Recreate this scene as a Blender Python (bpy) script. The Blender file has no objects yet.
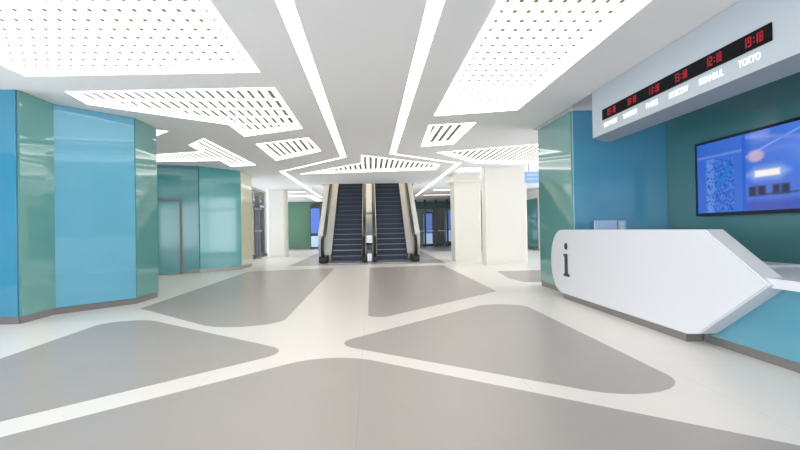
import bpy, bmesh, math, random
from mathutils import Vector, Matrix
random.seed(4)
C = bpy.context.scene.collection
H = 3.07            # ceiling height
EYE = 1.15

# ------------------------------------------------------------------ materials
def new_mat(name):
    m = bpy.data.materials.new(name); m.use_nodes = True
    nt = m.node_tree; b = nt.nodes['Principled BSDF']
    return m, nt, b
def srgb(r, g, b):
    f = lambda c: (c/255/12.92) if c/255 <= .04045 else ((c/255+.055)/1.055)**2.4
    return (f(r), f(g), f(b), 1)
def pmat(name, col, rough=.5, metal=0, noise=.03, scale=6, spec=.5, coat=0, aniso=None):
    """principled surface with a light procedural mottling of its own colour"""
    m, nt, b = new_mat(name)
    c = srgb(*col)
    tc = nt.nodes.new('ShaderNodeTexCoord')
    n = nt.nodes.new('ShaderNodeTexNoise'); n.inputs['Scale'].default_value = scale; n.inputs['Detail'].default_value = 3
    nt.links.new(tc.outputs['Object'], n.inputs['Vector'])
    r = nt.nodes.new('ShaderNodeMapRange'); r.inputs['To Min'].default_value = 1-noise; r.inputs['To Max'].default_value = 1+noise
    nt.links.new(n.outputs['Fac'], r.inputs['Value'])
    v = nt.nodes.new('ShaderNodeVectorMath'); v.operation = 'SCALE'; v.inputs[0].default_value = c[:3]
    nt.links.new(r.outputs[0], v.inputs['Scale']); nt.links.new(v.outputs[0], b.inputs['Base Color'])
    b.inputs['Roughness'].default_value = rough; b.inputs['Metallic'].default_value = metal
    b.inputs['Specular IOR Level'].default_value = spec
    b.inputs['Coat Weight'].default_value = coat; b.inputs['Coat Roughness'].default_value = .05
    return m
def emat(name, col, strength, base=(200,200,200)):
    m, nt, b = new_mat(name)
    b.inputs['Base Color'].default_value = srgb(*base)
    b.inputs['Emission Color'].default_value = srgb(*col)
    b.inputs['Emission Strength'].default_value = strength
    b.inputs['Roughness'].default_value = .6
    return m
def floor_mat(name, col, rough, jx, jy, ox=0, oy=0, dark=.82, noise=.03, mott=3.0):
    """polished stone with thin slab joints"""
    m, nt, b = new_mat(name); L = nt.links.new
    geo = nt.nodes.new('ShaderNodeNewGeometry')
    sep = nt.nodes.new('ShaderNodeSeparateXYZ'); L(geo.outputs['Position'], sep.inputs[0])
    def joint(out, pitch, off):
        a = nt.nodes.new('ShaderNodeMath'); a.operation = 'ADD'; a.inputs[1].default_value = off; L(out, a.inputs[0])
        p = nt.nodes.new('ShaderNodeMath'); p.operation = 'PINGPONG'; p.inputs[1].default_value = pitch/2; L(a.outputs[0], p.inputs[0])
        q = nt.nodes.new('ShaderNodeMath'); q.operation = 'LESS_THAN'; q.inputs[1].default_value = .004; L(p.outputs[0], q.inputs[0])
        return q.outputs[0]
    mx = nt.nodes.new('ShaderNodeMath'); mx.operation = 'MAXIMUM'
    L(joint(sep.outputs['X'], jx, ox), mx.inputs[0]); L(joint(sep.outputs['Y'], jy, oy), mx.inputs[1])
    n = nt.nodes.new('ShaderNodeTexNoise'); n.inputs['Scale'].default_value = mott; n.inputs['Detail'].default_value = 8
    L(geo.outputs['Position'], n.inputs['Vector'])
    n2 = nt.nodes.new('ShaderNodeTexNoise'); n2.inputs['Scale'].default_value = 140; n2.inputs['Detail'].default_value = 2
    L(geo.outputs['Position'], n2.inputs['Vector'])
    ad = nt.nodes.new('ShaderNodeMath'); ad.operation = 'ADD'; L(n.outputs['Fac'], ad.inputs[0]); L(n2.outputs['Fac'], ad.inputs[1])
    r = nt.nodes.new('ShaderNodeMapRange'); r.inputs['From Min'].default_value = .5; r.inputs['From Max'].default_value = 1.5
    r.inputs['To Min'].default_value = 1-noise; r.inputs['To Max'].default_value = 1+noise
    L(ad.outputs[0], r.inputs['Value'])
    jr = nt.nodes.new('ShaderNodeMapRange'); jr.inputs['To Min'].default_value = 1; jr.inputs['To Max'].default_value = dark
    L(mx.outputs[0], jr.inputs['Value'])
    mu = nt.nodes.new('ShaderNodeMath'); mu.operation = 'MULTIPLY'; L(r.outputs[0], mu.inputs[0]); L(jr.outputs[0], mu.inputs[1])
    v = nt.nodes.new('ShaderNodeVectorMath'); v.operation = 'SCALE'; v.inputs[0].default_value = srgb(*col)[:3]
    L(mu.outputs[0], v.inputs['Scale']); L(v.outputs[0], b.inputs['Base Color'])
    b.inputs['Roughness'].default_value = rough
    return m

M = dict(
    floor = floor_mat('white terrazzo', (234,228,222), .3, 1.22, 2.4, .1, .4, .9, .02),
    inlay = floor_mat('grey terrazzo', (168,160,156), .3, 2.44, 60, .1, 20, .88, .05, 1.6),
    ceiling = pmat('ceiling paint', (247,246,247), .75, noise=.01, scale=1),
    wall = pmat('wall paint', (232,230,226), .6, noise=.01, scale=2),
    blue = pmat('blue back-painted glass', (66,142,174), .06, noise=.02, scale=1, coat=.3),
    lightblue = pmat('light blue back-painted glass', (108,176,202), .06, noise=.02, scale=1, coat=.3),
    midblue = pmat('mid blue back-painted glass', (88,156,186), .08, noise=.02, scale=1, coat=.2),
    green = pmat('green-toned facet glass', (104,162,158), .05, noise=.02, scale=1, coat=.5),  # side facets given a greener tone than the front ones
    teal = pmat('teal back-painted glass', (76,152,156), .1, noise=.02, scale=1, coat=.3),
    darkteal = pmat('dark teal back-painted glass', (84,134,138), .12, noise=.02, scale=1),
    farwall = pmat('dull green glass', (108,150,128), .1, noise=.03, scale=1),
    cream = pmat('cream glass', (206,204,176), .1, noise=.03, scale=1),
    plinth = pmat('brushed plinth metal', (140,136,134), .35, .6, .05, 20),
    steel = pmat('brushed steel', (186,186,184), .28, .9, .04, 30),
    darksteel = pmat('dark steel', (84,86,90), .35, .8, .05, 30),
    black = pmat('black rubber', (16,16,18), .35, noise=.05),
    rail = pmat('black handrail rubber', (22,22,24), .3, noise=.05),
    step = pmat('ribbed dark step metal', (54,62,86), .45, .1, .12, 60),
    stepedge = pmat('step edge metal', (118,128,146), .4, .5, .05, 30),
    clad = pmat('white escalator cladding', (240,240,236), .35, noise=.01),
    glass_g = pmat('greenish balustrade panel', (150,158,146), .12, .3, .03, 3),
    column = pmat('off-white column cladding', (238,234,226), .5, noise=.012, scale=2),
    desk = pmat('white solid surface', (222,222,228), .28, noise=.008, scale=2),
    deskglass = pmat('blue counter glass', (86,152,174), .12, noise=.015, scale=1, coat=.3),
    letter = pmat('dark grey lettering', (52,58,66), .4),
    sign = pmat('sign box paint', (178,186,194), .45, noise=.01, scale=2),
    plenum = pmat('plenum', (104,98,84), .9),
    frame = pmat('grey door frame metal', (120,120,124), .4, .5),
    plastic = pmat('pale blue plastic', (176,200,226), .35),
    pale = pmat('pale plastic', (214,222,232), .35),
    matte = pmat('matte black display', (20,20,22), .8, spec=.1),
    darkplastic = pmat('dark plastic', (24,26,32), .3),
    mullion = pmat('mullion', (74,84,88), .4, .5),
    L_blade = emat('white louvre slats set to glow', (255,253,247), .85),  # slats lit from within; that brightness is put in as emission
    L_rim = emat('white light rim set to glow', (255,253,247), 2.0),  # rim looks lit by the lamp; its glow is put in as emission
    L_strip = emat('strip light diffuser', (255,242,218), 2.2),
    red = emat('red led', (225,8,45), .26, (60,0,10)),
    letters = emat('emissive white letters', (255,255,255), .35, (245,245,245)),  # white letters with a weak emission
    poster = emat('lit blue advertising screen', (96,128,205), .5, (60,90,170)),
    paleposter = emat('lit pale advertising screen', (176,204,240), .5, (140,170,210)),
    hang = emat('lit blue sign face', (140,184,226), .3, (130,165,205)),
)
def glass_mat():
    m, nt, b = new_mat('clear glazing'); nt.nodes.remove(b)
    tr = nt.nodes.new('ShaderNodeBsdfTransparent'); tr.inputs[0].default_value = (.93,.95,.94,1)
    gl = nt.nodes.new('ShaderNodeBsdfGlossy'); gl.inputs['Roughness'].default_value = .02
    fr = nt.nodes.new('ShaderNodeFresnel'); fr.inputs[0].default_value = 1.45
    mx = nt.nodes.new('ShaderNodeMixShader')
    nt.links.new(fr.outputs[0], mx.inputs[0]); nt.links.new(tr.outputs[0], mx.inputs[1]); nt.links.new(gl.outputs[0], mx.inputs[2])
    nt.links.new(mx.outputs[0], nt.nodes['Material Output'].inputs[0]); return m
M['glass'] = glass_mat()

# ------------------------------------------------------------------ mesh helpers
def obj(name, bm, m, parent=None, smooth=False):
    bmesh.ops.recalc_face_normals(bm, faces=bm.faces)
    me = bpy.data.meshes.new(name); bm.to_mesh(me); bm.free()
    for mm in (m if isinstance(m, (list, tuple)) else [m]): me.materials.append(mm)
    if smooth:
        for p in me.polygons: p.use_smooth = True
    o = bpy.data.objects.new(name, me); C.objects.link(o)
    if parent is not None:
        o.parent = parent
        o.matrix_parent_inverse = inv_parent(parent)
    return o
def inv_parent(p):
    # parts are modelled in world coordinates; only a thing's root carries a location
    return Matrix.Translation(-p.location) if p.parent is None else Matrix.Identity(4)
def tag(o, label, cat=None, group=None, kind=None):
    if label: o['label'] = label
    if cat: o['category'] = cat
    if group: o['group'] = group
    if kind: o['kind'] = kind
    return o
def thing(name, label, cat, loc, group=None):
    o = bpy.data.objects.new(name, None); C.objects.link(o); o.location = loc; o.empty_display_size = .2
    return tag(o, label, cat, group)
def box(bm, x0, x1, y0, y1, z0, z1, mi=0):
    vs = [bm.verts.new((x, y, z)) for z in (z0, z1) for x, y in ((x0,y0),(x1,y0),(x1,y1),(x0,y1))]
    for f in ((0,1,2,3),(4,5,6,7),(0,1,5,4),(1,2,6,5),(2,3,7,6),(3,0,4,7)):
        bm.faces.new([vs[i] for i in f]).material_index = mi
    return vs
def bx(*a, bevel=0):
    bm = bmesh.new(); box(bm, *a)
    if bevel:
        bmesh.ops.recalc_face_normals(bm, faces=bm.faces)
        bmesh.ops.bevel(bm, geom=bm.edges[:], offset=bevel, segments=2, affect='EDGES', profile=.5)
    return bm
def prism(bm, pts, z0, z1, mi=0):
    """vertical prism over an XY polygon"""
    lo = [bm.verts.new((x, y, z0)) for x, y in pts]; hi = [bm.verts.new((x, y, z1)) for x, y in pts]
    bm.faces.new(lo).material_index = mi; bm.faces.new(hi).material_index = mi
    n = len(pts)
    for i in range(n): bm.faces.new((lo[i], lo[(i+1)%n], hi[(i+1)%n], hi[i])).material_index = mi
    return bm
def xprism(bm, pts, x0, x1, mi=0):
    """prism over a (Y, Z) polygon, extruded along X"""
    lo = [bm.verts.new((x0, y, z)) for y, z in pts]; hi = [bm.verts.new((x1, y, z)) for y, z in pts]
    bm.faces.new(lo).material_index = mi; bm.faces.new(hi).material_index = mi
    n = len(pts)
    for i in range(n): bm.faces.new((lo[i], lo[(i+1)%n], hi[(i+1)%n], hi[i])).material_index = mi
    return bm
def rounded(pts, radii, seg=10):
    out = []; n = len(pts)
    for i, (p, r) in enumerate(zip(pts, radii)):
        p = Vector(p)
        if r <= 0: out.append(tuple(p)); continue
        a = (Vector(pts[i-1])-p); b = (Vector(pts[(i+1)%n])-p)
        la, lb = a.length, b.length; a.normalize(); b.normalize()
        ang = a.angle(b); t = min(r/math.tan(ang/2), la*.48, lb*.48); r = t*math.tan(ang/2)
        cdir = (a+b).normalized(); c = p + cdir*(r/math.sin(ang/2))
        s = p+a*t-c; e = p+b*t-c
        a0 = math.atan2(s.y, s.x); a1 = math.atan2(e.y, e.x); d = (a1-a0+math.pi)%(2*math.pi)-math.pi
        for k in range(seg+1):
            q = a0+d*k/seg; out.append((c.x+r*math.cos(q), c.y+r*math.sin(q)))
    return out
def inset(pts, d):
    n = len(pts); A = sum(pts[i][0]*pts[(i+1)%n][1]-pts[(i+1)%n][0]*pts[i][1] for i in range(n))
    s = 1 if A > 0 else -1; out = []
    for i in range(n):
        p0, p, p1 = Vector(pts[i-1]), Vector(pts[i]), Vector(pts[(i+1)%n])
        e0 = (p-p0).normalized(); e1 = (p1-p).normalized()
        n0 = Vector((-e0.y, e0.x))*s; n1 = Vector((-e1.y, e1.x))*s
        m = (n0+n1); m = m/max(m.dot(n0), .25)
        out.append(tuple(p+m*d))
    return out
def offset_line(pts, w):
    """closed outline of a polyline of width w with mitred corners"""
    L, Rr = [], []
    for i, p in enumerate(pts):
        p = Vector(p)
        e0 = (p-Vector(pts[i-1])).normalized() if i else None
        e1 = (Vector(pts[i+1])-p).normalized() if i < len(pts)-1 else None
        e0 = e0 or e1; e1 = e1 or e0
        n0 = Vector((-e0.y, e0.x)); n1 = Vector((-e1.y, e1.x)); m = n0+n1; m = m/m.dot(n0)
        L.append(tuple(p+m*w/2)); Rr.append(tuple(p-m*w/2))
    return L+Rr[::-1]
def scan(pts, x):
    ys = []; n = len(pts)
    for i in range(n):
        (x0, y0), (x1, y1) = pts[i], pts[(i+1)%n]
        if (x0 <= x) != (x1 <= x): ys.append(y0+(y1-y0)*(x-x0)/(x1-x0))
    ys.sort(); return list(zip(ys[::2], ys[1::2]))
def holed_slab(name, outer, holes, z0, z1, m, parent=None):
    cu = bpy.data.curves.new(name, 'CURVE'); cu.dimensions = '2D'; cu.fill_mode = 'BOTH'; cu.extrude = (z1-z0)/2
    for P in [outer]+holes:
        sp = cu.splines.new('POLY'); sp.points.add(len(P)-1); sp.use_cyclic_u = True
        for q, (x, y) in zip(sp.points, P): q.co = (x, y, 0, 1)
    tmp = bpy.data.objects.new('tmp', cu); C.objects.link(tmp)
    dg = bpy.context.evaluated_depsgraph_get(); dg.update()
    me = bpy.data.meshes.new_from_object(tmp.evaluated_get(dg)); bpy.data.objects.remove(tmp)
    me.transform(Matrix.Translation((0, 0, (z0+z1)/2))); me.name = name
    me.materials.clear(); me.materials.append(m)
    o = bpy.data.objects.new(name, me); C.objects.link(o)
    if parent: o.parent = parent
    return o
def text_mesh(name, s, size, m, parent, mat, extrude=.006, width=None):
    cu = bpy.data.curves.new(name, 'FONT'); cu.body = s; cu.size = size; cu.extrude = extrude; cu.offset = size*.006
    cu.align_x = 'CENTER'; cu.align_y = 'CENTER'
    tmp = bpy.data.objects.new('tmp', cu); C.objects.link(tmp)
    dg = bpy.context.evaluated_depsgraph_get(); dg.update()
    me = bpy.data.meshes.new_from_object(tmp.evaluated_get(dg)); bpy.data.objects.remove(tmp)
    if width:
        xs = [v.co.x for v in me.vertices]; k = width/(max(xs)-min(xs)); me.transform(Matrix.Diagonal((k, 1, 1, 1)))
    me.transform(m); me.name = name; me.materials.clear(); me.materials.append(mat)
    o = bpy.data.objects.new(name, me); C.objects.link(o); o.parent = parent
    o.matrix_parent_inverse = inv_parent(parent); return o
FACE_LEFT = Matrix(((0,0,-1,0),(-1,0,0,0),(0,1,0,0),(0,0,0,1)))   # text reads towards -Y, faces -X
def struct(o): o['kind'] = 'structure'; return o

# ------------------------------------------------------------------ floor
fl = struct(obj('floor', bx(-8, 8.5, -6, 40, -.2, 0), M['floor']))
inlays = [
    ([(-.38,5.27),(-6.5,-1.59),(-6.5,-5),(2.42,-5),(2.42,2.53)], [.5,0,0,0,.3]),
    ([(-3.5,8.12),(-.775,5.39),(-3.5,2.2)], [.38,.36,.38]),
    ([(-.42,5.67),(2.25,9.0),(2.25,3.1)], [.36,.4,.45]),
    ([(-3.58,16.4),(-1.14,17.15),(-1.14,5.9),(-3.58,8.78)], [.02,.02,.55,.08]),
    ([(-.06,16.95),(2.25,17.45),(2.25,9.98),(-.06,7.05)], [.02,.1,.1,.16]),
    ([(3.3,14.6),(7.5,14.65),(7.5,11.5),(3.2,11.5),(3.1,12.4)], [.05,0,0,.1,.2]),
    ([(-2.75,18.65),(-2.75,30.5),(2.6,30.5),(2.5,18.55)], [.02,0,0,.02]),
    ([(-6.5,33.5),(-6.5,36.9),(-3.2,36.9),(-3.2,33.5)], [0,0,0,0]),
    ([(3.0,28.4),(3.0,38.5),(7,38.5),(7,28.4)], [0,0,0,0]),
]
for P, r in inlays:
    o = obj('grey_inlay', prism(bmesh.new(), rounded(P, r), -.01, .0015), M['inlay'], fl)
fl.location = (0,0,0)

# ------------------------------------------------------------------ lights in the ceiling
panels = [  # outline, crossbars, pitch, gap, category words
    ([(-4.1,6.87),(-1.3,6.72),(-1.3,1.2),(-4.1,1.2)], .23, .125, .044, 'largest louvred ceiling light, at the upper left above the blue glass wall'),
    ([(-4.13,8.36),(-4.05,7.62),(-1.25,7.45),(-1.25,10.42),(-2.5,11.25),(-2.5,10.0)], .62, .14, .055, 'louvred ceiling light with a notched outline, just behind the biggest left one'),
    ([(-2.48,12.25),(-1.25,11.45),(-1.17,13.41),(-2.53,15.1)], 0, .16, .072, 'small four-sided louvred ceiling light beside the left light strip'),
    ([(-6.3,14.1),(-3.97,13.29),(-3.93,12.29),(-3.36,11.42),(-3.26,16.08),(-4.04,16.38),(-3.98,15.0),(-6.3,15.08)], 0, .16, .072, 'stepped louvred ceiling light above the teal block with the door'),
    ([(-5.4,10.62),(-3.97,10.42),(-3.78,10.62),(-4.3,11.25),(-5.4,11.25)], 0, .16, .072, 'ceiling light whose bright tip shows past the corner of the blue block'),
    ([(1.1,1.2),(1.1,9.36),(2.42,8.93),(2.42,1.2)], .23, .125, .044, 'long louvred ceiling light on the right, nearest the clock sign'),
    ([(1.1,10.2),(1.94,9.98),(1.9,12.5),(1.19,12.84)], 0, .16, .072, 'small louvred ceiling light just behind the long right one'),
    ([(1.69,13.87),(3.89,12.65),(5.0,12.5),(5.03,16.4),(3.12,16.2)], 0, .16, .08, 'wide louvred ceiling light in front of the nearest white column'),
    ([(2.85,17.55),(3.6,17.55),(3.7,18.6),(2.85,18.6)], 0, .16, .065, 'small louvred ceiling light in front of the farther right column'),
    ([(-2.35,18.75),(-.25,15.9),(-.22,14.19),(2.09,16.47),(2.1,17.85)], 0, .155, .07, 'triangular louvred ceiling light in front of the escalators'),
]
holes = []
for P, cross, pitch, gap, lab in panels:
    cx = sum(p[0] for p in P)/len(P); cy = sum(p[1] for p in P)/len(P)
    t = thing('ceiling_light', lab, 'ceiling light', (cx, cy, H), 'louvred ceiling lights')
    holes.append(P); I = inset(P, .07)
    # rim, its lit look set as emission
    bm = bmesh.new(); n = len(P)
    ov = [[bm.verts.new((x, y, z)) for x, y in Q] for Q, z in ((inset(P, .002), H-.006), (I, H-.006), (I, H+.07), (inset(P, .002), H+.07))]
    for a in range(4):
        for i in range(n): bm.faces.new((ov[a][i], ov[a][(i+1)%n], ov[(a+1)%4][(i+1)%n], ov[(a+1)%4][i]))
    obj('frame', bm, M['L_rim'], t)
    # housing above
    bm = bmesh.new(); Q = inset(P, .004)
    lo = [bm.verts.new((x, y, H+.07)) for x, y in Q]; hi = [bm.verts.new((x, y, H+.24)) for x, y in Q]
    bm.faces.new(hi)
    for i in range(n): bm.faces.new((lo[i], lo[(i+1)%n], hi[(i+1)%n], hi[i]))
    obj('housing', bm, M['plenum'], t)
    # louvre blades (one mesh) and crossbars
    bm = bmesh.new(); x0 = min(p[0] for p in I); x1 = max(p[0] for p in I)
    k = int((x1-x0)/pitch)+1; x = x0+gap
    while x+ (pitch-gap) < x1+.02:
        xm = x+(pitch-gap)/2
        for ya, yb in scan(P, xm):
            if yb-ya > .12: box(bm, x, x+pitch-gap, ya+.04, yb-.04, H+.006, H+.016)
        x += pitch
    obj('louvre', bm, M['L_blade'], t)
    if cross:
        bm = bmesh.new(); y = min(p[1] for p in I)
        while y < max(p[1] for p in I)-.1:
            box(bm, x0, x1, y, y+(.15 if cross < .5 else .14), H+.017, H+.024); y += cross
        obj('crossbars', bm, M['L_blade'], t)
strips = [
    ([(-.69,-3),(-.69,14.6),(-2.83,17.95),(-2.83,32)], 'zigzag light strip in the ceiling, left of the escalators'),
    ([(.58,-3),(.58,14.05),(2.62,16.25),(2.62,32)], 'zigzag light strip in the ceiling, right of the escalators'),
    ([(-5.6,27.0),(-3.2,27.2)], 'short light strip across the far ceiling, by the left round-edged column'),
    ([(-5.6,30.3),(-3.3,30.5),(-3.3,36)], 'bent light strip in the far left ceiling above the dull green wall'),
    ([(3.1,27.3),(5.5,27.3)], 'short light strip across the far right ceiling'),
    ([(3.0,31.3),(5.5,31.3)], 'farthest light strip across the ceiling, above the glass entrance'),
]
for k, (P, lab) in enumerate(strips):
    w = .15 if k < 2 else .4
    O = offset_line(P, w); holes.append(O)
    t = thing('light_strip', lab, 'light strip', (P[0][0], P[0][1], H), 'light strips in the ceiling')
    obj('diffuser', prism(bmesh.new(), inset(O, .003), H+.012, H+.03), M['L_strip'], t)
    obj('channel', prism(bmesh.new(), inset(O, .002), H+.031, H+.1), M['ceiling'], t)
holes.append([(-2.0,22.95),(1.87,22.95),(1.87,33),(-2.0,33)])
struct(holed_slab('ceiling', [(-8,-6),(3.22,-6),(3.22,10.8),(8.5,10.8),(8.5,40),(-8,40)], holes, H, H+.28, M['ceiling']))
struct(obj('ceiling', bx(3.1, 8.5, -6, 10.9, 3.36, 3.5), M['ceiling']))
struct(obj('ceiling', bx(-8, 8.5, -6, 40, 3.52, 3.56), M['ceiling'])) if False else None

# upper part of the escalator well
bm = bmesh.new()
box(bm, -2.15, -2.0, 22.95, 33, H+.28, 8); box(bm, 1.87, 2.02, 22.95, 33, H+.28, 8)
box(bm, -2.15, 2.02, 22.8, 22.95, H+.28, 8); box(bm, -2.15, 2.02, 33, 33.15, H+.28, 8); box(bm, -2.15, 2.02, 22.8, 33.15, 8, 8.15)
struct(obj('wall_stairwell', bm, M['wall']))
t = thing('ceiling_light', 'unseen light panel added high in the well above the escalators', 'ceiling light', (-.07, 27, 7.9))  # lamp added out of sight to brighten the upper well
obj('diffuser', bx(-1.2, 1.1, 24, 31, 7.92, 7.95), M['L_strip'], t); obj('frame', bx(-1.3, 1.2, 23.9, 31.1, 7.955, 7.995), M['steel'], t)

# ------------------------------------------------------------------ walls
def facet(parent, a, b, mat, z0=.1, z1=3.065, th=.03, plinth=True, splits=1):
    """glass panel(s) from a to b; the room is on the right-hand side going a -> b"""
    a, b = Vector(a), Vector(b); d = (b-a).normalized(); n = Vector((d.y, -d.x)); L = (b-a).length
    for k in range(splits):
        s = a+d*(L*k/splits+.004); e = a+d*(L*(k+1)/splits-.004)
        obj('wall_panel', prism(bmesh.new(), [tuple(s), tuple(e), tuple(e+n*th), tuple(s+n*th)], z0, z1), mat, parent)
    if plinth:
        obj('plinth', prism(bmesh.new(), [tuple(a), tuple(b), tuple(b+n*.012), tuple(a+n*.012)], 0, z0), M['plinth'], parent)
# near left block
A = [(-8,7.46),(-4.62,7.53),(-4.62,8.33),(-3.9,9.38),(-3.9,10.3),(-8,10.3)]
wl = struct(obj('wall_left', prism(bmesh.new(), A, 0, H), M['plinth']))
for i, (m, sp) in enumerate([('blue',2),('green',1),('lightblue',1),('green',1),('teal',3)]):
    facet(wl, A[i], A[i+1], M[m], splits=sp)
# second left block with the door
B = [(-8,15.3),(-6.15,15.75),(-4.93,16.2),(-4.08,17.6),(-4.08,19.2),(-8,19.2)]
wb = struct(obj('wall_left', prism(bmesh.new(), B, 0, H), M['plinth']))
for i, m in enumerate(['teal','teal','teal','cream']):
    facet(wb, B[i], B[i+1], M[m])
# door in the second block
def door_on(a, b, s0, s1, h):
    a, b = Vector(a), Vector(b); d = (b-a).normalized(); n = Vector((d.y, -d.x))
    dd = bpy.data.objects.new('door_1', None); C.objects.link(dd); dd.location = (*(a+d*(s0+s1)/2), 0); struct(dd)
    q = lambda s0, s1, t0, t1, z0, z1, nm, m: obj(nm, prism(bmesh.new(), [tuple(a+d*s0+n*t0), tuple(a+d*s1+n*t0), tuple(a+d*s1+n*t1), tuple(a+d*s0+n*t1)], z0, z1), m, dd)
    q(s0, s0+.07, .032, .075, 0, h, 'door_frame', M['frame']); q(s1-.07, s1, .032, .075, 0, h, 'door_frame', M['frame'])
    q(s0+.07, s1-.07, .032, .075, h-.08, h, 'door_frame', M['frame'])
    q(s0+.08, s1-.08, .032, .055, .02, h-.09, 'door_leaf', M['teal'])
    q(s0+.14, s0+.17, .057, .1, .95, 1.15, 'door_handle', M['steel'])
door_on(B[1], B[2], -.1, .86, 2.14)
# recess with white wall and grey posts
struct(obj('wall_left', bx(-8.2, -4.9, 27.2, 27.4, 0, H), M['wall']))
for y, lab in ((21.9,'nearer of two grey metal posts on the white wall behind the cream glass'),(24.3,'farther of two grey metal posts, beside the left column')):
    t = thing('metal_post', lab, 'post', (-4.9, y, 0), 'grey posts by the left wall')
    obj('shaft', bx(-4.99, -4.8, y-.09, y+.09, 0, 2.72), M['frame'], t)
    obj('foot', bx(-4.99, -4.77, y-.12, y+.12, 0, .08), M['steel'], t)
    for z in (2.1, 1.15): obj('bracket', bx(-4.99, -4.74, y-.11, y+.11, z, z+.09), M['steel'], t)
struct(obj('wall_left', bx(-8.2, -8, 7.2, 19.5, 0, H), M['wall']))
struct(obj('wall_left', bx(-8.2, -8, 36.4, 40, 0, H), M['wall']))
# right block, TV wall
wr = struct(obj('wall_right', prism(bmesh.new(), [(3.33,8.95),(5.1,8.95),(5.1,-6),(8.5,-6),(8.5,10.72),(3.33,10.72)], 0, 3.36), M['wall']))
facet(wr, (3.33,10.72), (3.33,8.95), M['green'], z1=3.05)
facet(wr, (3.33,8.95), (4.91,8.95), M['midblue'], z1=3.05)
wt = struct(obj('wall_right', bx(4.93, 5.1, -6, 8.95, 0, 3.36), M['wall']))
facet(wt, (4.93,8.91), (4.93,-5.9), M['darkteal'], z1=3.05, splits=5)
wf = struct(obj('wall_right', bx(8.3, 8.5, 27, 40, 0, H), M['wall']))
facet(wf, (8.3,39), (8.3,27.2), M['green'], z0=.15, z1=2.6, splits=4)
# far wall
wk = struct(obj('wall_back', bx(-8, 8.5, 39.5, 39.7, 0, H), M['wall']))
wg = struct(obj('wall_back', bx(-8, -3.95, 36.6, 39.5, 0, H), M['wall']))
facet(wg, (-8,36.6), (-3.95,36.6), M['farwall'], splits=2)

# ------------------------------------------------------------------ glazed front behind the camera, plus windows added out of view
def portal(loc, rot, sx, sy):
    lt = bpy.data.lights.new('window_portal', 'AREA'); lt.shape = 'RECTANGLE'; lt.size = sx; lt.size_y = sy; lt.cycles.is_portal = True
    lo = bpy.data.objects.new('window_portal', lt); C.objects.link(lo); lo.location = loc; lo.rotation_euler = rot
def window(name, ax, c, a, b, inward, pitch=2, fm='mullion'):
    """floor-to-ceiling glazing on the plane axis=c running from a to b; inward = +1 or -1"""
    bxx = (lambda bm, p0, p1, q0, q1, z0, z1: box(bm, q0, q1, p0, p1, z0, z1)) if ax == 'x' else (lambda bm, p0, p1, q0, q1, z0, z1: box(bm, p0, p1, q0, q1, z0, z1))
    bm = bmesh.new(); bxx(bm, a, b, c-.1, c+.1, 0, .12); w = struct(obj(name, bm, M['mullion']))
    n = max(2, round((b-a)/pitch)); st = (b-a-.08)/n
    bm = bmesh.new()
    for k in range(n+1): bxx(bm, a+k*st, a+k*st+.08, c-.06, c+.06, .12, H-.06)
    bxx(bm, a, b, c-.06, c+.06, 2.3, 2.37); bxx(bm, a, b, c-.08, c+.08, H-.06, H-.001)
    obj('window_frame', bm, M[fm], w)
    bm = bmesh.new(); bxx(bm, a, b, c-.006, c+.006, .12, H-.06); obj('window_pane', bm, M['glass'], w)
    if ax == 'y': portal(((a+b)/2, c+inward*.15, 1.58), (math.radians(90)*inward, 0, 0), b-a, 2.9)
    else: portal((c+inward*.15, (a+b)/2, 1.58), (0, math.radians(90)*(1 if inward < 0 else -1), 0), 2.9, b-a)
window('window_1', 'y', -6.1, -8, 5.1, 1)
window('added_window_2', 'x', -8.1, -6, 7.2, 1)  # added beside the camera, unseen, for more daylight up front
window('window_3', 'x', -5.1, 19.21, 27.19, 1, 4, 'sign')
window('added_window_5', 'x', -8.1, 27.41, 36.4, 1)  # added out of view to brighten the far left ceiling
window('added_window_4', 'x', 8.4, 11, 27, -1)  # added behind the right block, unseen, to brighten the ceiling

# ------------------------------------------------------------------ columns
def column(lab, x0, x1, y0, y1, cap=None, bev=.03, base=True):
    t = thing('column', lab, 'column', ((x0+x1)/2, (y0+y1)/2, 0), 'white columns')
    bm = bmesh.new(); prism(bm, rounded([(x0,y0),(x1,y0),(x1,y1),(x0,y1)], [bev]*4, 6), .1 if base else 0, H-.002)
    obj('shaft', bm, M['column'], t)
    if base: obj('base', prism(bmesh.new(), rounded([(x0+.01,y0+.01),(x1-.01,y0+.01),(x1-.01,y1-.01),(x0+.01,y1-.01)], [bev]*4, 6), 0, .1), M['column'], t)
    if cap: obj('capital', prism(bmesh.new(), [(x0-cap,y0-cap),(x1+cap,y0-cap),(x1+cap,y1+cap),(x0-cap,y1+cap)], 2.78, 2.86), M['column'], t)
    return t
column('wide off-white column nearest the information desk', 3.57, 4.9, 17.2, 17.75)
column('off-white column with a flat capital, between glass entrance and wide column', 2.93, 3.88, 19.4, 20.3, cap=.1)
column('off-white column left of the escalators, beside grey posts', -4.74, -3.86, 25.5, 26.3, bev=.12)

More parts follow.
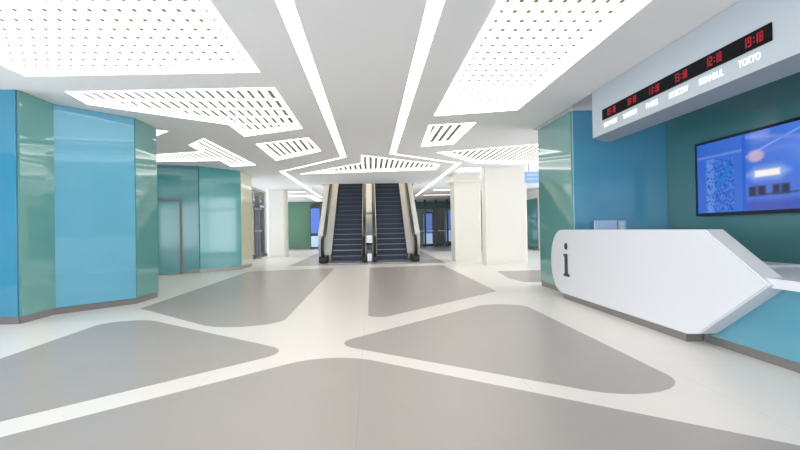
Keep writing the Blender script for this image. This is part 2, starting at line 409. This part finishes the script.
# ------------------------------------------------------------------ escalators
Y0, SL = 20.25, math.tan(math.radians(30))
TOPZ = 5.2
def zline(y): return max(0, (y-Y0-.35)*SL)
def prof(y0, h0, y1, h1, low):   # (Y,Z) profile of a band that follows the incline
    pass
def band(bm, x0, x1, dz0, dz1, ya, yb, flat=None):
    """slab between heights dz0..dz1 over the pitch line, from ya to yb"""
    ys = [ya]+([Y0+.35] if ya < Y0+.35 < yb else [])+[yb]
    top = [(y, zline(y)+dz1) for y in ys]; bot = [(y, zline(y)+dz0) for y in ys][::-1]
    xprism(bm, top+bot, x0, x1); return bm
YE = 29.6
def handrail_mesh(x):
    """stadium loop handrail: newel curl at the foot, following the incline"""
    pts = []
    for k in range(13):                     # newel semicircle from low to high
        a = -math.pi/2 - math.pi*k/12
        pts.append((Y0-.25+.44*math.cos(a), .53+.41*math.sin(a)))
    pts.append((Y0+.2, .94)); pts.append((Y0+.5, .97+.03))
    for k in range(1, 12):
        y = Y0+.5+(YE-Y0-.5)*k/11; pts.append((y, zline(y)+.94))
    bm = bmesh.new(); rings = []
    for i, (y, z) in enumerate(pts):
        p0 = pts[max(0, i-1)]; p1 = pts[min(len(pts)-1, i+1)]
        d = Vector((p1[0]-p0[0], p1[1]-p0[1])).normalized(); n = Vector((-d.y, d.x))
        ring = []
        for q in range(8):
            a = q*math.pi/4+math.pi/8; u = .06*math.cos(a); v = .035*math.sin(a)
            ring.append(bm.verts.new((x+u, y+n.x*v, z+n.y*v)))
        rings.append(ring)
    for a, b in zip(rings, rings[1:]):
        for q in range(8): bm.faces.new((a[q], a[(q+1)%8], b[(q+1)%8], b[q]))
    bm.faces.new(rings[0]); bm.faces.new(rings[-1]); return bm
def newel_profile():
    out = [(Y0+1.0, .1)]
    for k in range(13):
        a = -math.pi/2 - math.pi*k/12
        out.append((Y0-.25+.38*math.cos(a), .53+.36*math.sin(a)))
    return out
def escalator(xc, lab, outer):
    t = thing('escalator', lab, 'escalator', (xc, Y0, 0), 'pair of escalators')
    hw = .56
    # steps
    k = 0; y = Y0+.35; z = 0
    while z < TOPZ-.1:
        y0 = Y0+.35+k*.346; z0 = k*.2
        s = obj('step', bx(xc-hw+.01, xc+hw-.01, y0+.006, y0+.40, z0+.006 if k else .004, z0+.19), M['step'], t)
        bm = bmesh.new(); box(bm, xc-hw+.012, xc+hw-.012, y0, y0+.03, z0+.185, z0+.2)
        obj('step_edge', bm, M['stepedge'], s)
        z = z0+.2; k += 1
    obj('landing_plate', bx(xc-hw-.05, xc+hw+.05, Y0-.9, Y0+.34, .002, .012), M['steel'], t)
    obj('comb_plate', bx(xc-hw+.01, xc+hw-.01, Y0+.18, Y0+.345, .013, .03), M['stepedge'], t)
    for s in (-1, 1):
        out_side = (s == outer); xe = xc+s*hw
        rail_d = .25 if out_side else .085
        # inner skirt and sloping bright inner deck
        bm = bmesh.new(); band(bm, xe, xe+s*.03, -.25 if False else -.1, .28, Y0+.36, YE); obj('skirt', bm, M['darksteel'], t)
        bm = bmesh.new(); w1 = rail_d-.03
        band(bm, xe+s*.001, xe+s*w1, .28, .34, Y0+.1, YE); obj('inner_deck', bm, M['clad'] if out_side else M['steel'], t)
        # balustrade panel (metal) with rounded newel
        bm = bmesh.new(); xp = xe+s*rail_d
        xprism(bm, newel_profile()+[(Y0+.35,.89)]+[(YE, zline(YE)+.89),(YE, zline(YE)-.1),(Y0+1.2, .1+SL*.0+zline(Y0+1.2)-.05)], xp-.02, xp+.02)
        obj('balustrade', bm, M['glass_g'], t)
        obj('handrail', handrail_mesh(xp), M['rail'], t, smooth=True)
        nb = .14 if out_side else .055
        obj('newel_base', bx(xp-nb, xp+nb, Y0-.55, Y0+.5, .012, .24, bevel=.03), M['black'], t)
        if out_side:
            bm = bmesh.new(); xo0 = xp+s*.07; xo1 = xe+s*.5
            P = [(Y0+.45, .62),(Y0+.45, 1.0),(Y0+.6,.97+zline(Y0+.6)-.02)]+[(YE, zline(YE)+.93),(YE, zline(YE)-.9),(Y0+2.4, .0),(Y0+.9, .0)]
            xprism(bm, P, min(xo0, xo1), max(xo0, xo1)); obj('outer_cladding', bm, M['clad'], t)
            obj('inner_panel', band(bmesh.new(), xe+s*(rail_d-.025), xe+s*(rail_d-.045), .34, .86, Y0+.3, YE), M['clad'], t)
    return t
escalator(-.91, 'left-hand escalator of the pair, dark steps climbing to the ceiling opening', -1)
escalator(.765, 'right-hand escalator of the pair, dark steps climbing to the ceiling opening', 1)
t = thing('escalator_divider', 'white and steel divider between the two escalators', 'divider', (-.07, Y0+.8, 0))
obj('top_cover', band(bmesh.new(), -.19, .045, .86, .93, Y0+2.0, YE), M['clad'], t)
obj('lower_cover', band(bmesh.new(), -.19, .045, .58, .86, Y0+.5, Y0+1.99), M['steel'], t)
obj('housing', xprism(bmesh.new(), [(Y0+.45,.02),(Y0+.45,.6),(YE, zline(YE)+.6),(YE, zline(YE)-.4),(Y0+2,.02)], -.185, .04), M['darksteel'], t)
obj('front_plate', xprism(bmesh.new(), [(Y0+.2,.02),(Y0-.1,.02),(Y0-.1,.3),(Y0+.2,.42)], -.15, .01), M['steel'], t)

# ------------------------------------------------------------------ information desk
dk = thing('information_desk', 'white angular information desk with rounded far end and dark letter i', 'desk', (3.5, 6.8, 0))
arc = [(8.84+.5*math.sin(a), .59+.51*math.cos(a)) for a in [math.pi*k/20 for k in range(21)]]
front = [(4.95,1.1)]+arc+[(5.28,.08),(5.07,.12),(4.13,.67)]
bm = bmesh.new(); xprism(bm, front, 3.06, 3.235)
bmesh.ops.recalc_face_normals(bm, faces=bm.faces)
es = [e for e in bm.edges if abs(e.verts[0].co.x-3.06) < 1e-4 and abs(e.verts[1].co.x-3.06) < 1e-4]
bmesh.ops.bevel(bm, geom=es, offset=.012, segments=2, affect='EDGES')
obj('front_panel', bm, M['desk'], dk)
obj('counter_top', prism(bmesh.new(), [(3.236,5.0),(3.38,5.3),(3.38,8.8),(3.236,8.8)], 1.05, 1.098), M['desk'], dk)
obj('desk_body', prism(bmesh.new(), [(3.236,5.32),(3.36,5.5),(3.36,8.68),(3.236,8.68)], .09, 1.048), M['desk'], dk)
obj('work_surface', bx(3.38, 4.2, 5.2, 8.75, .70, .74), M['desk'], dk)
obj('end_panel', bx(3.5, 4.15, 8.7, 8.75, 0, .70), M['desk'], dk)
pl = obj('plinth', bx(3.075, 3.5, 5.31, 8.78, 0, .078), M['plinth'], dk)
# lower blue-glass counter
obj('low_counter_top', prism(bmesh.new(), [(3.1,1.6),(3.1,4.22),(3.237,4.3),(3.237,5.19),(4.2,5.19),(4.2,1.6)], .645, .718), M['desk'], dk)
obj('glass_front', bx(3.237, 3.26, 1.62, 5.27, .08, .644), M['deskglass'], dk)
obj('low_counter_body', bx(3.261, 4.1, 1.62, 5.19, .08, .644), M['desk'], dk)
obj('plinth', bx(3.245, 4.0, 1.65, 5.3, 0, .078), M['plinth'], dk)
# the letter i
bm = bmesh.new()
cy, cz = 8.585, .84
prof_ = [(cy+.052*math.cos(a), cz+.052*math.sin(a)) for a in [2*math.pi*k/20 for k in range(20)]]
xprism(bm, prof_, 3.045, 3.06)
xprism(bm, [(8.68,.72),(8.535,.72),(8.535,.43),(8.50,.405),(8.46,.405),(8.46,.37),(8.69,.37),(8.69,.405),(8.645,.41),(8.635,.43),(8.635,.66),(8.65,.685),(8.68,.685)], 3.045, 3.06)
obj('letter_i', bm, M['letter'], dk)

mon = thing('computer_monitor', 'pale blue back of a monitor rising behind the information desk', 'monitor', (3.58, 8.3, .74))
obj('screen_housing', bx(3.40, 3.75, 8.28, 8.32, .9, 1.235, bevel=.008), M['plastic'], mon)
obj('stand', bx(3.56, 3.6, 8.3, 8.335, .76, .95), M['pale'], mon)
obj('foot', bx(3.48, 3.68, 8.2, 8.38, .741, .76), M['pale'], mon)
ph = thing('brochure_stand', 'small pale stand with leaflets, right of the monitor behind the desk', 'stand', (3.85, 8.3, .74))
obj('foot', bx(3.78, 3.92, 8.24, 8.36, .741, .755), M['pale'], ph)
obj('back', bx(3.79, 3.91, 8.33, 8.34, .756, 1.23), M['plastic'], ph)
obj('leaflets', bx(3.80, 3.87, 8.30, 8.329, 1.0, 1.205), M['pale'], ph)

# ------------------------------------------------------------------ wall screen
SY0, SY1, SZ0, SZ1 = 5.86, 7.985, 1.265, 2.335
tv = thing('wall_screen', 'large wall-mounted display showing a blue picture and painted-in reflections of seating, on the dark teal wall', 'screen', (4.88, 7.06, SZ0))
obj('casing', bx(4.83, 4.898, SY0, SY1, SZ0, SZ1), M['darkplastic'], tv)
fw = .035
bm = bmesh.new()
box(bm, 4.815, 4.83, SY0, SY1, SZ0, SZ0+fw+.01); box(bm, 4.815, 4.83, SY0, SY1, SZ1-fw, SZ1)
box(bm, 4.815, 4.83, SY0, SY0+fw, SZ0+fw+.01, SZ1-fw); box(bm, 4.815, 4.83, SY1-fw, SY1, SZ0+fw+.01, SZ1-fw)
obj('bezel', bm, M['darkplastic'], tv)
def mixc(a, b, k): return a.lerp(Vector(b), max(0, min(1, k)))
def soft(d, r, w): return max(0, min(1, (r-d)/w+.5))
def picture(u, v):  # blue screen image with room reflections painted into its emission
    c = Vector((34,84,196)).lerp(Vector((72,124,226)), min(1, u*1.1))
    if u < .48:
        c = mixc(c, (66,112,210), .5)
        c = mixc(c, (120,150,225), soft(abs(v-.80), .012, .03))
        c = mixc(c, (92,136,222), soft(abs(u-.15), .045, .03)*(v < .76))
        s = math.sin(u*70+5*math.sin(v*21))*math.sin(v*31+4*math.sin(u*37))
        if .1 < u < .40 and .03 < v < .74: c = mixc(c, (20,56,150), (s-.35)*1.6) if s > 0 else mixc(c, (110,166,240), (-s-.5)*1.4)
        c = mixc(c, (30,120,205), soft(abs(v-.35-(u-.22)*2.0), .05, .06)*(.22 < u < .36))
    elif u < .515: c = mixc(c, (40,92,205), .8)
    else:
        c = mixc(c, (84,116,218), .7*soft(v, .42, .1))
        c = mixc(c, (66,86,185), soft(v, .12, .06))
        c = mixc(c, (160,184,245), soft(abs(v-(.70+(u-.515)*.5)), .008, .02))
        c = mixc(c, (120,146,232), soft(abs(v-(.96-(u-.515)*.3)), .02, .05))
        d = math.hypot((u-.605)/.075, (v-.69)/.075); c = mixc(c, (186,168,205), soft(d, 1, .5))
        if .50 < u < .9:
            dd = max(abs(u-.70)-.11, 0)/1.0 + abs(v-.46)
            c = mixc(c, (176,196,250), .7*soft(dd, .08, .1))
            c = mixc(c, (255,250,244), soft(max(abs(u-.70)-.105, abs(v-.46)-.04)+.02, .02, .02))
        for a, b in ((.54,.605),(.62,.685),(.745,.80),(.815,.875)):  # dark chairs: reflected seating painted in
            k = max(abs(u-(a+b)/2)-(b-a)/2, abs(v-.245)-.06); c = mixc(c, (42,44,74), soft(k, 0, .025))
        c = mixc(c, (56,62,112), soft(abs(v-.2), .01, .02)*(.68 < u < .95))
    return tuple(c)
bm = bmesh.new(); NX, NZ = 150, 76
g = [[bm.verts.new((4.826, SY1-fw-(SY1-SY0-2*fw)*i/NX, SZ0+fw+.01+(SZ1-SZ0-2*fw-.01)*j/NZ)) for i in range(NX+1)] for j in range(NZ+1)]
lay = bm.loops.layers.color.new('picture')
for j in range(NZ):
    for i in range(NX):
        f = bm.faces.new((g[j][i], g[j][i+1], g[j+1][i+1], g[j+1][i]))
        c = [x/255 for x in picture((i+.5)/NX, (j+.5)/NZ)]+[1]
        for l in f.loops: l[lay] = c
m, nt, b = new_mat('screen picture with painted reflections')
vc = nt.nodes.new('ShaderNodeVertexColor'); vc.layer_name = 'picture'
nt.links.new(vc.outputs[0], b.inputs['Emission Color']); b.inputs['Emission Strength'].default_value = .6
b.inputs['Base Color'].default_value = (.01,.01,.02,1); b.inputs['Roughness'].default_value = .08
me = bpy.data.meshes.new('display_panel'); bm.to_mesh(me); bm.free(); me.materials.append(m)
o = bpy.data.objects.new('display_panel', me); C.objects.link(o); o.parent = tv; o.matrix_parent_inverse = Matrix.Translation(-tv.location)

# ------------------------------------------------------------------ world clock sign
SX = 3.2
cs = thing('world_clock_sign', 'long white overhead sign box with red city clocks', 'sign', (3.4, 5, 3.06))
bm = bmesh.new(); prism(bm, [(SX,7.8),(SX,1.0),(3.6,1.0),(3.6,8.1),(3.5,8.12)], 2.41, 3.07-.004)
obj('box', bm, M['sign'], cs)
dp = obj('display', bx(SX-.012, SX-.001, 4.22, 7.44, 2.597, 2.74), M['matte'], cs)
SEG = {'0':'abcdef','1':'bc','2':'abged','3':'abgcd','4':'fgbc','5':'afgcd','6':'afgedc','7':'abc','8':'abcdefg','9':'abcdfg'}
def digits(yc, s, zc=2.668, h=.085):
    w = h*.52; t_ = h*.17; x0, x1 = SX-.016, SX-.0125
    n = len(s)-1+.4; y = yc+(w*1.32*n)/2     # image-left is +Y
    for ch in s:
        bm = bmesh.new()
        if ch == ':':
            for dz in (-h*.2, h*.2): box(bm, x0, x1, y-.022, y-.008, zc+dz-.007, zc+dz+.007)
            obj('colon', bm, M['red'], dp); y -= w*.5; continue
        yl, yr = y, y-w
        for q in SEG[ch]:
            if q == 'a': box(bm, x0, x1, yr, yl, zc+h/2-t_, zc+h/2)
            if q == 'g': box(bm, x0, x1, yr, yl, zc-t_/2, zc+t_/2)
            if q == 'd': box(bm, x0, x1, yr, yl, zc-h/2, zc-h/2+t_)
            if q == 'f': box(bm, x0, x1, yl-t_, yl, zc, zc+h/2)
            if q == 'e': box(bm, x0, x1, yl-t_, yl, zc-h/2, zc)
            if q == 'b': box(bm, x0, x1, yr, yr+t_, zc, zc+h/2)
            if q == 'c': box(bm, x0, x1, yr, yr+t_, zc-h/2, zc)
        obj('digit', bm, M['red'], dp); y -= w*1.32
for y, city, tm, wd in ((7.28,'NEW YORK','05:18',.40),(6.72,'LONDON','10:18',.34),(6.19,'PARIS','11:18',.26),(5.65,'MOSCOW','13:18',.35),(5.10,'ISTANBUL','12:18',.37),(4.57,'TOKYO','19:18',.27)):
    mt = Matrix.Translation((SX-.004, y-.08, 2.518)) @ FACE_LEFT
    text_mesh('city_name', city, .088, mt, cs, M['letters'], .003, wd)
    digits(y-.15, tm)

# ------------------------------------------------------------------ small hanging sign
hs = thing('hanging_sign', 'small light blue hanging sign beside the wide white column', 'sign', (4.2, 14, 2.28))
obj('face', bx(3.95, 4.55, 13.98, 14.03, 2.28, 2.57), M['hang'], hs)
bm = bmesh.new()
for r_, (a, b_) in enumerate(((.05,.42),(.05,.34))):
    box(bm, 3.95+a, 3.95+b_, 13.972, 13.979, 2.47-r_*.1, 2.50-r_*.1)
obj('mark', bm, M['pale'], hs)
for x in (4.05, 4.45): obj('rod', bx(x-.008, x+.008, 13.997, 14.013, 2.57, H), M['steel'], hs)

# ------------------------------------------------------------------ far left blue screen
t = thing('advertising_screen', 'tall blue lit screen beside the dull green wall, seen left of the escalators', 'screen', (-3.6, 36.2, 0))
obj('body', bx(-3.92, -3.25, 36.15, 36.3, 0, 2.75), M['mullion'], t)
obj('picture', bx(-3.88, -3.3, 36.13, 36.148, 1.0, 2.6), M['poster'], t)
obj('lower_picture', bx(-3.88, -3.3, 36.13, 36.148, .12, .82), M['paleposter'], t)

# ------------------------------------------------------------------ glass entrance, far right
ge = thing('glass_entrance', 'dark framed glass entrance between the right escalator and the columns', 'entrance', (4, 35.8, 0))
xs = [2.9, 3.5, 4.2, 4.95, 5.6, 6.4]
for x in xs: obj('post', bx(x-.06, x+.06, 35.75, 35.87, 0, H-.01), M['mullion'], ge)
obj('transom', bx(2.84, 6.46, 35.76, 35.86, 2.45, 2.56), M['mullion'], ge)
for a, b_ in zip(xs, xs[1:]):
    p = obj('door_leaf', bx(a+.07, b_-.07, 35.8, 35.82, .05, 2.44), M['glass'], ge)
    obj('push_bar', bx(a+.12, b_-.12, 35.74, 35.77, 1.0, 1.05), M['steel'], p)
ws = thing('poster_stand', 'bright blue and white lit display inside the glass entrance', 'display', (3.8, 37.5, 0))
obj('body', bx(3.5, 4.2, 37.5, 37.6, 0, 2.3), M['darkplastic'], ws)
obj('picture', bx(3.55, 4.15, 37.48, 37.499, .9, 2.2), M['poster'], ws)
obj('lower_picture', bx(3.55, 4.15, 37.48, 37.499, .15, .85), M['paleposter'], ws)
ws = thing('poster_stand', 'narrow pale blue lit display at the right end of the glass entrance', 'display', (5.3, 37.3, 0))
obj('body', bx(5.0, 5.6, 37.3, 37.4, 0, 2.6), M['darkplastic'], ws)
obj('picture', bx(5.05, 5.55, 37.28, 37.299, 1.1, 2.4), M['poster'], ws)
obj('lower_picture', bx(5.05, 5.55, 37.28, 37.299, .3, 1.05), M['paleposter'], ws)
t = thing('dark_cabinet', 'dark cabinet standing behind the glass doors at the far right', 'cabinet', (4.6, 37.8, 0))
obj('body', bx(4.25, 5.0, 37.7, 38.2, .05, 2.7), M['darkplastic'], t)
obj('foot', bx(4.3, 4.95, 37.75, 38.15, 0, .05), M['mullion'], t)
struct(obj('wall_back', bx(2.4, 7.5, 39.3, 39.49, 0, H), M['darkteal']))

# ------------------------------------------------------------------ daylight behind the camera
wd = bpy.data.worlds.new('sky'); bpy.context.scene.world = wd; wd.use_nodes = True
bg = wd.node_tree.nodes['Background']; bg.inputs[0].default_value = (.86, .91, 1.0, 1); bg.inputs[1].default_value = 5.0

# ------------------------------------------------------------------ camera
cd = bpy.data.cameras.new('camera'); cam = bpy.data.objects.new('camera', cd); C.objects.link(cam)
F = 555.0; cd.sensor_width = 36; cd.sensor_fit = 'HORIZONTAL'; cd.lens = F/800*36
cd.clip_end = 200
cam.matrix_world = Matrix.Translation((0,0,EYE)) @ Matrix.Rotation(-math.atan(29/F), 4, 'Z') @ Matrix.Rotation(math.pi/2+math.atan(4.5/F), 4, 'X') @ Matrix.Rotation(-math.radians(1.0), 4, 'Z')
S = bpy.context.scene; S.camera = cam
S.view_settings.view_transform = 'Standard'; S.view_settings.look = 'None'; S.view_settings.gamma = 1
S.view_settings.use_curve_mapping = False; S.view_settings.exposure = 0.6
